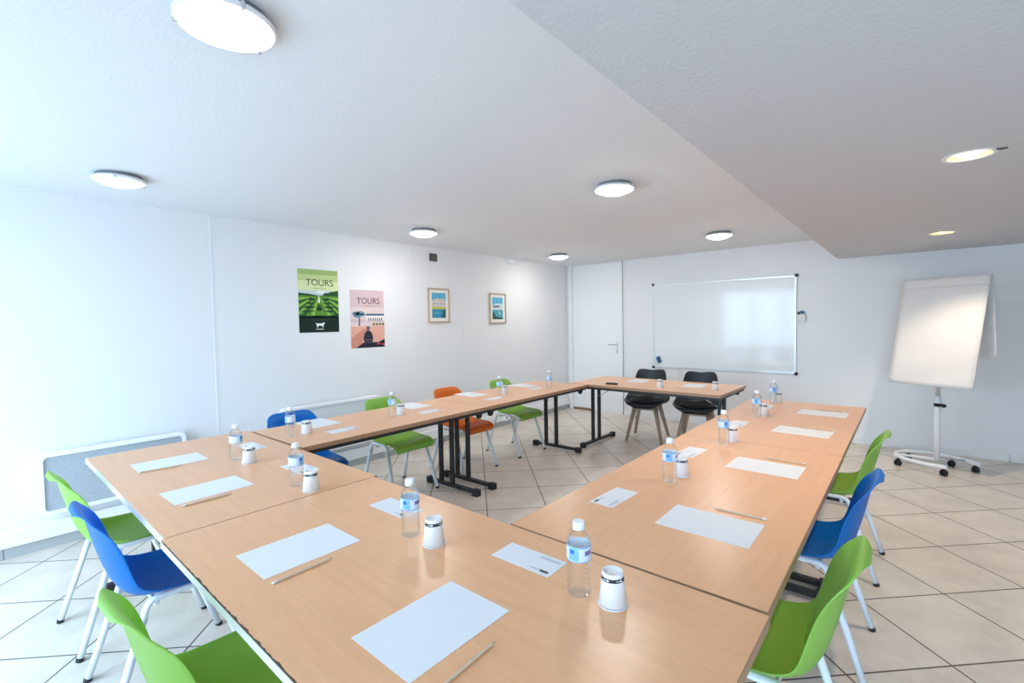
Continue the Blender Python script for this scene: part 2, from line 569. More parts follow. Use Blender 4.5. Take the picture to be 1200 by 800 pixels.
# ================================================================== CEILING LIGHTS
def ceiling_light(label, x, y, m, rot):
    t = thing('ceiling_light', label, 'ceiling light', (x, y, ZC), rot, 'round ceiling lights')
    t.scale = (.87, .87, 1)
    bm = bmesh.new(); add_lathe(bm, [(.128, 0), (.132, -.004), (.132, -.018), (.1458, -.023), (.1458, -.0235)], 48, False, True)
    obj('base', bm, M['lampbase'], t)
    bm = bmesh.new()
    prof = [(.145, -.022), (.151, -.026), (.152, -.036), (.149, -.040), (.144, -.039)]
    add_lathe(bm, prof, 56, False, False)
    obj('rim', bm, M['white'], t)
    bm = bmesh.new()
    add_lathe(bm, [(.306 * sin(a), -.072 + .306 * (1 - cos(a))) for a in [math.asin(.1455 / .306) * k / 10 for k in range(10, 0, -1)]] + [(.004, -.072)], 56, True, True)
    obj('glass_dome', bm, m, t)
    for k in range(3):
        bm = bmesh.new(); add_box(bm, -.006, .006, .138, .156, -.044, -.022); bevel(bm, .002, 1)
        c = obj('clip', bm, M['chrome'], t); c.rotation_euler = (0, 0, 2 * pi * k / 3)
    return t
ceiling_light('large white round ceiling light nearest the camera, cut by the top edge', -1.535, 0.545, M['lamp_near'], .5)
ceiling_light('unlit-looking pale round ceiling light near the left wall above the grey radiator', -3.60, 0.66, M['lamp_dim'], .2)
ceiling_light('bright round ceiling light near the left wall above the pink poster', -3.605, 2.955, M['lamp_on'], .9)
ceiling_light('bright round ceiling light at middle of the ceiling beside the lowered section', -1.525, 2.885, M['lamp_on'], .4)
ceiling_light('bright round ceiling light in front of the whiteboard wall', -1.555, 5.24, M['lamp_on'], .0)
ceiling_light('small looking far round ceiling light by the corner in front of the door', -3.64, 5.30, M['lamp_on'], .7)

def downlight(label, x, y, r):
    t = thing('recessed_downlight', label, 'downlight', (x, y, ZS), 0, 'downlights in the lowered ceiling')
    bm = bmesh.new()
    add_lathe(bm, [(r - .004, .004), (r - .004, -.003), (r + .012, -.003), (r + .013, .0)], 48, False, False)
    obj('trim_ring', bm, M['white'], t)
    bm = bmesh.new()
    add_lathe(bm, [(r - .005, 0), (r - .012, .03), (r - .03, .06), (.02, .075)], 48, False, True)
    obj('reflector', bm, M['reflector'], t)
    bm = bmesh.new()
    ring = [(r - .030 + .010 * cos(a), .020 + .010 * sin(a)) for a in [2 * pi * k / 10 for k in range(11)]]
    add_lathe(bm, ring, 48, False, False)
    obj('lamp_ring', bm, M['warm'], t)
    sl = bpy.data.lights.new('downlight_lamp', 'SPOT')      # the downlight's own warm light
    sl.energy = 34; sl.color = (1.0, .82, .62); sl.spot_size = R(112); sl.spot_blend = .6; sl.shadow_soft_size = .02
    so = bpy.data.objects.new('downlight_lamp', sl); C.objects.link(so); so.parent = t; so.location = (0, 0, .02)
    return t
d = downlight('warm glowing recessed downlight in the lowered ceiling, nearer the camera', *DL[0])
bm = bmesh.new(); add_tube(bm, [(.075, -.045, -.004), (.092, -.042, -.006), (.108, -.035, -.004)], .003, n=6)
obj('spring_clip', bm, M['black'], d)
downlight('warm glowing recessed downlight in the lowered ceiling, above the flipchart', *DL[1])

# ================================================================== TABLES
TT = 0.026
def folding_table(label, cx, cy, L, Wd, rz, edge, off=-0.07, ends=(0.11, 0.11), z=0.74):
    t = thing('folding_table', label, 'table', (cx, cy, 0), rz, 'beech folding tables in a square')
    h, w = L / 2, Wd / 2
    bm = bmesh.new(); add_box(bm, -h + .002, h - .002, -w + .002, w - .002, z - TT, z)
    obj('tabletop', bm, M['beech'], t)
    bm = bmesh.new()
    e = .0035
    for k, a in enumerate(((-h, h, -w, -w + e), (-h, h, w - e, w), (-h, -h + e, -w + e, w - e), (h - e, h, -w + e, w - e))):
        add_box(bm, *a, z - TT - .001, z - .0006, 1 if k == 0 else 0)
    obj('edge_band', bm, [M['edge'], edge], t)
    bm = bmesh.new()
    i = .014
    for a in ((-h + i, h - i, -w + i, -w + i + .025), (-h + i, h - i, w - i - .025, w - i), (-h + i, -h + i + .025, -w + i + .025, w - i - .025), (h - i - .025, h - i, -w + i + .025, w - i - .025)):
        add_box(bm, *a, z - TT - .026, z - TT - .001)
    obj('under_frame', bm, M['black'], t)
    fl = Wd * .41
    for s, en in ((-1, ends[0]), (1, ends[1])):
        x = s * (h - en)
        bm = bmesh.new()
        add_box(bm, x - .02, x + .02, -fl + .03, fl - .03, .018, .048); bevel(bm, .004, 1)
        ft = obj('foot_bar', bm, M['black'], t)
        for q in (-1, 1):
            bm = bmesh.new(); add_box(bm, x - .027, x + .027, q * fl - .032, q * fl + .032, 0, .056); bevel(bm, .007, 2)
            obj('end_cap', bm, M['rubber'], ft)
        for q in (off - .07, off + .07):
            bm = bmesh.new(); add_box(bm, x - .015, x + .015, q - .019, q + .019, .046, z - TT - .003); bevel(bm, .005, 2)
            obj('post', bm, M['black'], t)
        bm = bmesh.new()
        add_box(bm, x - .018, x + .018, -w + .05, w - .05, z - TT - .03, z - TT - .001)
        obj('leg_crossbar', bm, M['black'], t)
        bm = bmesh.new()
        add_tube(bm, [(x - s * .012, off + .02, z - .19), (x - s * .30, off + .02, z - TT - .012)], .009, .004, n=8, ref=(0, 1, 0))
        obj('folding_brace', bm, M['chrome'], t)
    for sx in (-1, 1):
        for sy in (-1, 1):
            bm = bmesh.new()
            add_box(bm, -.025, .025, -.025, .025, -.045, 0)
            for v in bm.verts:
                if v.co.z < -.04: v.co.x *= .55; v.co.y *= .55
            bevel(bm, .003, 1)
            c = obj('stacking_bumper', bm, M['rubber'], t)
            c.location = (sx * (h - .07), sy * (w - .055), z - TT - .025)
    return t
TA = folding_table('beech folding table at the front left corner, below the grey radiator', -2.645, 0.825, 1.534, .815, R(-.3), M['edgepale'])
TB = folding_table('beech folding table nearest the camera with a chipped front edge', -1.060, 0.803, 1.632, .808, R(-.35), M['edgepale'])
folding_table('beech folding table along the left wall, nearer the camera', -3.018, 2.048, 1.595, .70, R(90.8), M['edge'], .07, (.11, .11))
folding_table('beech folding table along the left wall, farther one by the door', -3.041, 3.652, 1.608, .70, R(90.8), M['edge'], .07, (.085, .11))
folding_table('beech folding table on the right side, nearer the camera', -.648, 2.0225, 1.620, .80, R(90), M['edge'], 0, (.06, .075))
folding_table('beech folding table on the right side, farther one near the flipchart', -.650, 3.651, 1.634, .80, R(90), M['edge'], 0, (.055, .13))
folding_table('beech folding table across the far end in front of two black chairs', -2.132, 4.890, 1.655, .825, R(-.6), M['edge'], -.05, (.135, .10))
# chipped, splintered laminate along the near edge of the nearest table
bm = bmesh.new()
N = 90
top, low, tot = [], [], []
for i in range(N + 1):
    x = -.80 + 1.25 * i / N
    d = random.choice((.0008, .0010, .0015, .002, .003, .0045)) * (1.0 if x > -.55 else .6)
    tot.append(bm.verts.new((x, -.4036 + d, .7404))); top.append(bm.verts.new((x, -.4045, .7404))); low.append(bm.verts.new((x, -.4045, .7368)))
for i in range(N):
    bm.faces.new((tot[i], tot[i + 1], top[i + 1], top[i])); bm.faces.new((top[i], top[i + 1], low[i + 1], low[i]))
obj('chipped_edge', bm, M['chip'], TB)

# ================================================================== CHAIRS
KEYS = [  # centre y, z, half width, edge y, edge z
    (.232, .385, .184, .228, .383), (.238, .408, .194, .234, .405), (.224, .430, .201, .221, .429), (.170, .445, .206, .170, .449), (.090, .436, .209, .094, .453),
    (.000, .424, .210, .008, .458), (-.080, .420, .210, -.058, .464), (-.130, .432, .208, -.098, .477), (-.165, .465, .205, -.122, .494),
    (-.190, .518, .203, -.138, .528), (-.206, .575, .202, -.152, .580), (-.220, .632, .200, -.168, .635), (-.231, .684, .196, -.189, .686),
    (-.239, .724, .186, -.214, .724), (-.246, .752, .173, -.238, .750), (-.254, .770, .153, -.252, .768), (-.263, .779, .125, -.263, .777), (-.272, .778, .088, -.273, .776), (-.281, .770, .046, -.281, .769)]
def chair_rows(nv=64, nu=31, power=3.0):
    rows = []
    for y, z, w, ye, ze in catmull(KEYS, nv):
        rows.append([Vector(((-1 + 2 * j / (nu - 1)) * w, y + (ye - y) * abs(-1 + 2 * j / (nu - 1)) ** power, z + (ze - z) * abs(-1 + 2 * j / (nu - 1)) ** power)) for j in range(nu)])
    return rows
def stacking_chair(label, m, kind):
    t = thing('stacking_chair', label, 'chair')
    bm = surf_grid(chair_rows(), 0)
    s = obj('seat_shell', bm, m, t, True, False)
    md = s.modifiers.new('thickness', 'SOLIDIFY'); md.thickness = .0055; md.offset = 0
    md = s.modifiers.new('smooth', 'SUBSURF'); md.levels = 1; md.render_levels = 1
    for sx in (-1, 1):
        f0, f1 = Vector((sx * .222, .236, .012)), Vector((sx * .200, .115, .375))
        g0, g1 = Vector((sx * .222, -.236, .012)), Vector((sx * .200, -.120, .375))
        bm = bmesh.new()
        path = arc_pts([f1, Vector((sx * .198, .100, .437)), Vector((sx * .198, -.104, .437)), g1], .035, 6)
        add_tube(bm, path, .017, .011, 12, ref=(1, 0, 0))
        obj('seat_rail', bm, M['legpaint'], t)
        for a, b in ((f0, f1), (g0, g1)):
            bm = bmesh.new(); add_tube(bm, [a, b], .017, .013, 12, ref=(1, 0, 0))
            lg = obj('leg', bm, M['legpaint'], t)
            d = (b - a).normalized()
            bm = bmesh.new(); add_tube(bm, [a - d * .0125, a + d * .003], .0180, .0140, 12, ref=(1, 0, 0))
            obj('foot_cap', bm, M['rubber'], lg)
    for yy, zz in ((.075, .407), (-.075, .401)):
        bm = bmesh.new(); add_tube(bm, [(-.198, yy, .434), (-.182, yy, zz + .006), (-.165, yy, zz), (.165, yy, zz), (.182, yy, zz + .006), (.198, yy, .434)], .008, n=10, ref=(0, 1, 0))
        obj('crossbar', bm, M['legpaint'], t)
    return t
LG, LB, LO = M['green'], M['blue'], M['orange']
protos = {}
def chair(kind, label, x, y, rz, group):
    if kind not in protos:
        o = protos[kind] = stacking_chair(label, {'g': LG, 'b': LB, 'o': LO}[kind], kind)
        o.location = (x, y, 0); o.rotation_euler = (0, 0, rz); o['group'] = group
    else:
        dup(protos[kind], (x, y, 0), rz, label, group)
GF, GL, GR = 'chairs along the front table edge', 'chairs between the left tables and the wall', 'chairs along the right table edge'
chair('g', 'lime green plastic chair at the front left, beside the grey radiator', -2.965, .515, R(2), GF)
chair('b', 'bright blue plastic chair at the front left, between two green chairs', -2.325, .520, R(-1), GF)
chair('g', 'lime green plastic chair at the bottom left, nearest the camera on the left', -1.445, .475, R(3), GF)
chair('b', 'blue plastic chair tucked under the left tables, beside the white radiator', -3.385, 1.63, R(-90), GL)
chair('g', 'green plastic chair under the left tables, between blue and orange chairs', -3.385, 2.445, R(-90), GL)
chair('o', 'orange plastic chair, the only orange one, at the left tables', -3.385, 3.22, R(-90), GL)
chair('g', 'green plastic chair under the left tables, farthest, beyond the orange chair', -3.385, 4.03, R(-90), GL)
chair('g', 'lime green plastic chair at the bottom right, nearest the camera on the right', -.355, 1.60, R(91), GR)
chair('b', 'dark blue plastic chair on the right side between two green chairs', -.355, 2.43, R(90), GR)
chair('g', 'lime green plastic chair on the right side, nearest the flipchart', -.355, 3.34, R(89), GR)

KB = [(.232, .402, .100, .0), (.252, .430, .150, .0), (.248, .450, .190, .004), (.205, .456, .225, .016), (.130, .446, .254, .032), (.030, .438, .264, .048), (-.070, .442, .256, .080),
      (-.140, .468, .242, .108), (-.182, .520, .226, .112), (-.208, .585, .212, .092), (-.226, .655, .200, .068), (-.240, .730, .188, .048), (-.250, .785, .174, .032), (-.254, .808, .158, .022), (-.256, .818, .135, .016)]
def tulip_chair(label, x, y, rz):
    t = thing('tulip_chair', label, 'chair', (x, y, 0), rz, 'black chairs behind the far table')
    rows = shell_rows(KB, 44, 25, 2.0)
    for i, row in enumerate(rows[-9:]):                # top edge dips in the middle, rises to rounded ears
        k = (i / 8) ** 2
        for j, p in enumerate(row):
            u = -1 + 2 * j / 24
            p.z += k * (.010 * (sin(abs(u) * pi * .62) - .62))
    bm = surf_grid(rows, 0)
    s = obj('seat_shell', bm, M['blackplastic'], t, True, False)
    md = s.modifiers.new('thickness', 'SOLIDIFY'); md.thickness = .008; md.offset = 0
    md = s.modifiers.new('smooth', 'SUBSURF'); md.levels = 1; md.render_levels = 1
    bm = bmesh.new()
    n = 36
    rings = []
    for r, z in ((.60, .456), (.92, .462), (1.0, .474), (.97, .486), (.80, .494), (.4, .497), (.02, .497)):
        ring = []
        for i in range(n):
            a = 2 * pi * i / n
            c, s_ = cos(a), sin(a)
            sx = math.copysign(abs(c) ** .75, c); sy = math.copysign(abs(s_) ** .75, s_)
            ring.append(bm.verts.new((.195 * r * sx, .045 + .175 * r * sy, z)))
        rings.append(ring)
    for a, b in zip(rings, rings[1:]):
        for i in range(n):
            bm.faces.new((a[i], a[(i + 1) % n], b[(i + 1) % n], b[i]))
    bm.faces.new(rings[0][::-1]); bm.faces.new(rings[-1])
    obj('cushion', bm, M['leather'], t, True)
    for sx in (-1, 1):
        for sy in (-1, 1):
            bm = bmesh.new()
            add_tube(bm, [(sx * .205, sy * .205 - .01, 0), (sx * .16, sy * .155 - .0, .22), (sx * .118, sy * .115, .405)], .026, .021, 10, taper=[.68, .9, 1.1])
            obj('leg', bm, M['legwood'], t)
    bm = bmesh.new()
    for a in (0, pi / 2):
        m = Matrix.Rotation(a, 4, 'Z')
        for q in (-1, 1):
            add_box(bm, -.122, .122, q * .112 - .012, q * .112 + .012, .365, .402, 0, m)
    obj('leg_apron', bm, M['legwood'], t)
    bm = bmesh.new(); add_box(bm, -.11, .11, -.11, .11, .402, .434); bevel(bm, .01, 2)
    obj('mount_plate', bm, M['black'], t)
    return t
tulip_chair('black shell chair with wooden legs behind the far table, on the left', -2.43, 5.39, R(180 + 11))
tulip_chair('black shell chair with wooden legs behind the far table, on the right', -1.83, 5.40, R(180 + 10))

# ================================================================== TABLE ITEMS
TZ = .7402
def sheet(name, label, cat, x, y, rz, w, l, group, marks=None):
    bm = bmesh.new()
    n = 8
    V = [[bm.verts.new((-w / 2 + w * i / n, -l / 2 + l * j / n, .0006 + .0005 * ((i / n) ** 4) * ((j / n) ** 4))) for i in range(n + 1)] for j in range(n + 1)]
    for a, b in zip(V, V[1:]):
        for i in range(n):
            bm.faces.new((a[i], a[i + 1], b[i + 1], b[i]))
    o = obj(name, bm, M['paper'], None, False, False)
    md = o.modifiers.new('thickness', 'SOLIDIFY'); md.thickness = .0005; md.offset = -1
    o.location = (x, y, TZ); o.rotation_euler = (0, 0, rz)
    tag(o, label, cat, group)
    return o
PG, CG = 'blank paper sheets at the places', 'printed white cards on the tables'
A4 = (.210, .297)
for lab, x, y, rz in (
    ('blank white paper sheet at front left table, nearest the radiator', -2.943, .690, -1.2),
    ('blank white paper sheet at front left table, second from the left end', -2.309, .671, 1.5),
    ('blank white paper sheet on the nearest table, left of the one at the bottom', -1.454, .667, -.5),
    ('large blank white paper sheet at the bottom of the picture, nearest the camera', -.836, .686, -.4),
    ('blank white paper sheet on the right tables, nearest the camera', -.513, 1.623, 90.),
    ('blank white paper sheet on the right tables, second from the camera', -.510, 2.418, 89.),
    ('blank white paper sheet on the right tables, third from the camera', -.495, 3.312, 86.),
    ('blank white paper sheet on the right tables, farthest from the camera', -.477, 4.030, 89.),
    ('blank white paper sheet in front of the blue chair on the left tables', -3.245, 1.650, -88.),
    ('blank white paper sheet in front of the middle green chair, left tables', -3.255, 2.495, -89.),
    ('blank white paper sheet in front of the orange chair, left tables', -3.285, 3.235, -93.),
    ('blank white paper sheet on the left tables, farthest toward the corner', -3.270, 4.020, -87.),
    ('blank white paper sheet on the far table before the left black chair', -2.39, 5.06, 4.),
    ('blank white paper sheet on the far table before the right black chair', -1.73, 5.00, 3.)):
    sheet('paper_sheet', lab, 'paper', x, y, R(rz), *A4, PG)

def card(lab, x, y, rz):
    o = sheet('printed_card', lab, 'card', x, y, R(rz), .100, .206, CG)
    bm = bmesh.new()
    add_box(bm, -.037, -.028, -.092, -.064, .0014, .0017)
    obj('logo', bm, M['ink'], o)
    box_obj('printed_heading', (-.033, -.030, -.058, -.030, .0014, .0017), M['greyink'], o)
    box_obj('printed_paragraph', (.024, .037, -.092, -.022, .0014, .0017), M['paleink'], o)
card('printed white card left of the nearest bottle', -.849, 1.059, 91.)
card('printed white card behind the second nearest bottle on the front table', -1.485, 1.052, 91.)
card('printed white card behind a bottle near the inner left corner', -2.285, 1.062, 92.)
card('printed white card behind the leftmost bottle on the front left table', -2.935, 1.082, 91.)
card('printed white card on the right tables, nearest the camera', -.884, 1.652, -2.)
card('printed white card on the right tables, behind the first bottle there', -.873, 2.468, -4.)
card('printed white card on the right tables, behind the second bottle there', -.868, 3.330, 0.)
card('printed white card on the right tables, behind the third bottle there', -.868, 4.085, 0.)
card('printed white card by the table edge before the blue chair, left tables', -2.887, 1.637, 184.)
card('printed white card by the table edge before the middle green chair', -2.926, 2.419, 184.)
card('printed white card under the bottle before the orange chair', -2.925, 3.190, 183.)
card('printed white card beside the farthest bottle on the left tables', -3.005, 4.04 - .11, 182.)

def pencil(label, a, b):
    a, b = Vector((*a, 0)), Vector((*b, 0))
    mid = (a + b) / 2; d = b - a; L = .176
    t = thing('pencil', label, 'pencil', (mid.x, mid.y, TZ), math.atan2(d.y, d.x), 'pencils beside the paper sheets')
    r = .0037
    bm = bmesh.new(); add_tube(bm, [(-L / 2 + .012, 0, r), (L / 2 - .018, 0, r)], r, n=6, ref=(0, 1, 0))
    for f in bm.faces: f.smooth = False
    obj('shaft', bm, M['pencil'], t)
    bm = bmesh.new(); add_tube(bm, [(L / 2 - .018, 0, r), (L / 2 - .004, 0, r)], r, n=8, taper=[1, .3])
    obj('sharpened_cone', bm, M['pencil'], t)
    bm = bmesh.new(); add_tube(bm, [(L / 2 - .0045, 0, r), (L / 2, 0, r)], r, n=8, taper=[.33, .05])
    obj('lead', bm, M['ink'], t)
    bm = bmesh.new(); add_tube(bm, [(-L / 2, 0, r), (-L / 2 + .012, 0, r)], r * 1.02, n=10)
    obj('end_cap', bm, M['pencilw'], t)
for lab, a, b in (
    ('pencil beside the paper sheet nearest the radiator', (-2.834, .533), (-2.812, .71)),
    ('pencil beside the second sheet from the left end of the front table', (-2.154, .537), (-2.155, .716)),
    ('pencil beside the left paper sheet on the nearest table', (-1.306, .519), (-1.309, .699)),
    ('pencil at the bottom edge, beside the nearest paper sheet', (-.674, .552), (-.680, .728)),
    ('pencil beside the nearest paper sheet on the right tables', (-.368, 1.774), (-.546, 1.768)),
    ('pencil beside the second paper sheet on the right tables', (-.369, 2.567), (-.544, 2.568)),
    ('pencil beside the third paper sheet on the right tables', (-.341, 3.433), (-.519, 3.435)),
    ('pencil beside the farthest paper sheet on the right tables', (-.354, 4.153), (-.54, 4.157))):
    pencil(lab, a, b)

def bottle_proto(label):
    t = thing('water_bottle', label, 'bottle')
    rb = .0305
    prof = [(.012, .0040), (.020, .0015), (.026, .0), (.0295, .004), (rb, .010), (rb, .022)]
    z = .022
    for k in range(5):
        prof += [(rb, z + .003), (rb - .0016, z + .0065), (rb, z + .010)]; z += .0125
    prof += [(rb - .001, .0905), (rb - .001, .1305), (rb, .133), (.0295, .140), (.0265, .149), (.0210, .158), (.0150, .1645), (.0125, .168), (.0125, .1735)]
    bm = bmesh.new(); add_lathe(bm, prof, 40, True, True)
    obj('body', bm, M['pet'], t)
    bm = bmesh.new()
    add_lathe(bm, [(rb - .0003, .0912), (rb + .0002, .0920), (rb + .0002, .1290), (rb - .0003, .1298)], 48, False, False)
    obj('label_band', bm, M['label'], t, False, False)
    bm = bmesh.new()
    add_lathe(bm, [(.0148, .1700), (.0150, .1715), (.0150, .1850), (.0138, .1868)], 28, True, True)
    cp = obj('cap', bm, M['capw'], t)
    bm = bmesh.new(); add_lathe(bm, [(.0146, .1672), (.0158, .1675), (.0158, .1695), (.0146, .1698)], 28, True, True)
    obj('tamper_ring', bm, M['capw'], cp)
    return t
BG = 'water bottles with blue labels'
bp_ = None
for i, (lab, x, y, a) in enumerate((
    ('leftmost water bottle with blue label on the front left table', -2.702, .924, 150),
    ('water bottle with blue label near the inner left corner of the tables', -2.044, .934, 130),
    ('water bottle with pale blue label on the nearest table, second nearest camera', -1.254, .944, 40),
    ('nearest water bottle with blue label, beside the nearest paper cup', -.641, 1.006, 20),
    ('water bottle in front of the blue chair on the left tables', -2.998, 1.344, 190),
    ('water bottle in front of the middle green chair, left tables', -2.999, 2.114, 200),
    ('water bottle between orange and far green chairs, left tables', -3.01, 3.353, 220),
    ('farthest water bottle on the left tables, toward the corner', -2.903, 4.021, 240),
    ('water bottle on the right tables, nearest the camera there', -.784, 1.962, 30),
    ('water bottle on the right tables, second from the camera', -.789, 2.747, 60),
    ('water bottle on the right tables, third from the camera', -.822, 3.642, 20),
    ('water bottle on the right tables, farthest from the camera', -.846, 4.299, 35))):
    if bp_ is None:
        bp_ = bottle_proto(lab); bp_.location = (x, y, TZ); bp_.rotation_euler = (0, 0, R(a)); bp_['group'] = BG
    else:
        dup(bp_, (x, y, TZ), R(a), lab, BG)

def cup_proto(label):
    t = thing('paper_cup', label, 'cup')
    h, r0, r1 = .084, .0345, .0255
    bm = bmesh.new()
    f = lambda z: r0 + (r1 - r0) * z / h
    add_lathe(bm, [(r0 - .002, .004), (f(.004), .005), (f(h - .002), h - .002), (r1 - .0008, h), (r1 - .0022, h), (r1 - .003, h - .005), (.002, h - .005)], 44, False, True)
    obj('cup_wall', bm, M['cup'], t)
    bm = bmesh.new()
    add_lathe(bm, [(r0 + .0002 + .0018 * cos(a), .0019 + .0018 * sin(a)) for a in [2 * pi * k / 10 for k in range(11)]], 44, False, False)
    obj('rolled_rim', bm, M['cup'], t)
    bm = bmesh.new()
    z0, z1 = .0655, .0745
    add_lathe(bm, [(f(z0) + .0003, z0), (f(z1) + .0003, z1)], 44, False, False)
    bd = obj('dark_band', bm, M['ink'], t)
    bm = bmesh.new()
    for k in range(5):
        for a0, wd, hh in ((0, .010, .0016), (.26, .003, .004), (.36, .003, .004)):
            a = 2 * pi * k / 5 + a0
            zc = .070; rr = f(zc) + .0005
            m = Matrix.Rotation(a, 4, 'Z') @ Matrix.Translation((rr, 0, zc)) @ Matrix.Rotation(-math.atan2(r0 - r1, h), 4, 'Y')
            add_box(bm, -.0003, .0003, -wd / 2, wd / 2, -hh / 2, hh / 2, 0, m)
    obj('printed_marks', bm, M['cup'], bd)
    return t
KG = 'upturned paper cups with a dark band'
cp_ = None
for i, (lab, x, y) in enumerate((
    ('upturned white paper cup beside the leftmost bottle', -2.591, .946),
    ('upturned white paper cup near the inner left corner of the tables', -1.934, .945),
    ('upturned white paper cup beside the second nearest bottle, front table', -1.142, .948),
    ('nearest upturned white paper cup, beside the nearest bottle', -.55, 1.015),
    ('upturned paper cup in front of the blue chair on the left tables', -2.985, 1.441),
    ('upturned paper cup in front of the middle green chair, left tables', -3.005, 2.196),
    ('upturned paper cup behind the bottle between orange and far green chairs', -3.035, 3.443),
    ('upturned paper cup behind the nearest bottle on the right tables', -.772, 2.062),
    ('upturned paper cup behind the second bottle on the right tables', -.767, 2.826),
    ('upturned paper cup behind the third bottle on the right tables', -.800, 3.722),
    ('upturned paper cup behind the farthest bottle on the right tables', -.829, 4.372),
    ('upturned paper cup on the far table before the left black chair', -1.97, 4.675),
    ('upturned paper cup on the far table before the right black chair', -1.453, 4.785))):
    if cp_ is None:
        cp_ = cup_proto(lab); cp_.location = (x, y, TZ); cp_['group'] = KG
    else:
        dup(cp_, (x, y, TZ), R(37 * i), lab, KG)
# flat black remote control on the far table
t = thing('remote_control', 'small black remote control lying on the far table at its left end', 'remote', (-2.495, 4.625, TZ), R(12))
bm = bmesh.new(); add_box(bm, -.065, .065, -.021, .021, 0, .017); bevel(bm, .006, 3)
b_ = obj('case', bm, M['blackplastic'], t)
bm = bmesh.new()
for k in range(5):
    for q in (-1, 0, 1):
        add_box(bm, -.045 + .018 * k, -.035 + .018 * k, q * .011 - .003, q * .011 + .003, .0165, .0185)
obj('buttons', bm, M['frameblk'], t)

# ================================================================== LEFT WALL
def mirror_poly(bm, pts, mi, z):
    f = bm.faces.new([bm.verts.new((x, y, z)) for x, y in pts]); f.material_index = mi
    return f
def rect(bm, x0, x1, y0, y1, mi, z):
    mirror_poly(bm, [(x0, y0), (x1, y0), (x1, y1), (x0, y1)], mi, z)
WALLROT = (R(90), 0, R(90))
def lettering(name, txt, size, x, y, z, m, parent, extr=.0002, sx=1.0):
    cu = bpy.data.curves.new(name, 'FONT')
    cu.body = txt; cu.size = size; cu.align_x = 'CENTER'; cu.align_y = 'CENTER'; cu.extrude = extr
    cu.materials.append(m)
    tmp = bpy.data.objects.new(name, cu); C.objects.link(tmp)
    bpy.context.view_layer.update()
    me = bpy.data.meshes.new_from_object(tmp.evaluated_get(bpy.context.evaluated_depsgraph_get()))
    bpy.data.objects.remove(tmp)
    me.name = name
    if not me.materials: me.materials.append(m)
    o = bpy.data.objects.new(name, me); C.objects.link(o)
    o.parent = parent; o.location = (x, y, z); o.scale = (sx, 1, 1)
    return o
def ml(name, *cols):
    return [mat('%s_%d' % (name, i), srgb(*c), .55, spec=.25) for i, c in enumerate(cols)]

def ellipse(cx, cy, rx, ry, n=16):
    return [(cx + rx * cos(2 * pi * k / n), cy + ry * sin(2 * pi * k / n)) for k in range(n)]

# green garden poster
G = ml('green_poster', (158, 184, 112), (190, 208, 140), (216, 226, 172), (196, 214, 214), (40, 82, 44), (88, 140, 52), (140, 188, 76), (24, 58, 40), (16, 42, 34), (235, 240, 238))
bm = bmesh.new()
add_box(bm, -.2, .2, -.3, .3, 0, .0012, 0)
z = .0014
rect(bm, -.2, .2, .25, .3, 0, z); rect(bm, -.2, .2, .19, .25, 1, z); rect(bm, -.2, .2, .10, .19, 2, z); rect(bm, -.2, .2, .05, .10, 3, z)
rect(bm, -.2, .2, -.16, .055, 5, z); rect(bm, -.2, .2, -.3, -.14, 8, z)
z = .0016
mirror_poly(bm, [(-.2, .05), (-.2, .075), (-.10, .068), (-.02, .055), (-.02, .045)], 4, z)
mirror_poly(bm, [(.2, .05), (.2, .105), (.11, .090), (.10, .08), (.05, .08), (.04, .05)], 4, z)
for k in range(-7, 8):                       # clipped hedges fanning out from the far fountain
    if k == 0: continue
    a = k * .42
    mirror_poly(bm, [(k * .010, .035), (k * .010 + .006, .035), (max(-.2, min(.2, k * .085 + .035)), -.135), (max(-.2, min(.2, k * .085)), -.135)] if abs(k) < 3 else
                [(k * .012, .038), (k * .012 + .004, .034), (math.copysign(.2, k), .02 - .14 * (7 - abs(k)) / 4 - .012), (math.copysign(.2, k), .02 - .14 * (7 - abs(k)) / 4 + .010)], 6 if k % 2 else 4, z)
z = .0018
for s in (-1, 1):
    for q, w in ((.018, .05), (-.018, .07), (-.056, .085), (-.095, .10)):
        mirror_poly(bm, [(s * .03, q), (s * (.03 + w), q + .010), (s * (.035 + w * 1.5), q - .006), (s * (.03 + w * .8), q - .016)], 4 if q in (-.018, -.095) else 7, z)
mirror_poly(bm, ellipse(0, -.075, .03, .02), 7, z); mirror_poly(bm, ellipse(0, -.045, .022, .012), 4, z)
mirror_poly(bm, [(-.2, -.15), (-.2, -.128), (-.09, -.145), (0, -.135), (.09, -.142), (.2, -.120), (.2, -.15)], 7, z)
z = .0020
mirror_poly(bm, [(-.010, -.015), (.010, -.015), (.004, .045), (-.003, .045)], 9, z)
mirror_poly(bm, ellipse(.02, .085, .05, .010), 9, z)
for k in range(8):
    rect(bm, -.055 + .017 * k, -.044 + .017 * k, .119, .1245, 4, z)
rect(bm, -.095, .10, -.188, -.172, 7, z)
# white emblem: a low animal-like silhouette with raised ends
mirror_poly(bm, [(-.045, -.208), (-.030, -.214), (.02, -.214), (.034, -.206), (.050, -.206), (.046, -.222), (.038, -.226), (.034, -.252), (.026, -.252), (.022, -.236), (-.014, -.236), (-.020, -.252), (-.028, -.252), (-.030, -.230)], 9, z)
rect(bm, -.04, .04, -.272, -.266, 9, z)
p1 = obj('poster', bm, G, None, False, False)
p1.location = (XL + .001, 2.260, 1.676); p1.rotation_euler = WALLROT
tag(p1, 'green garden poster with TOURS lettering on the left wall', 'poster', 'posters on the left wall')
INKG = mat('poster_lettering', srgb(62, 64, 52), .6)
lettering('lettering', 'TOURS', .088, .012, .173, .0020, INKG, p1, .0002, .98)
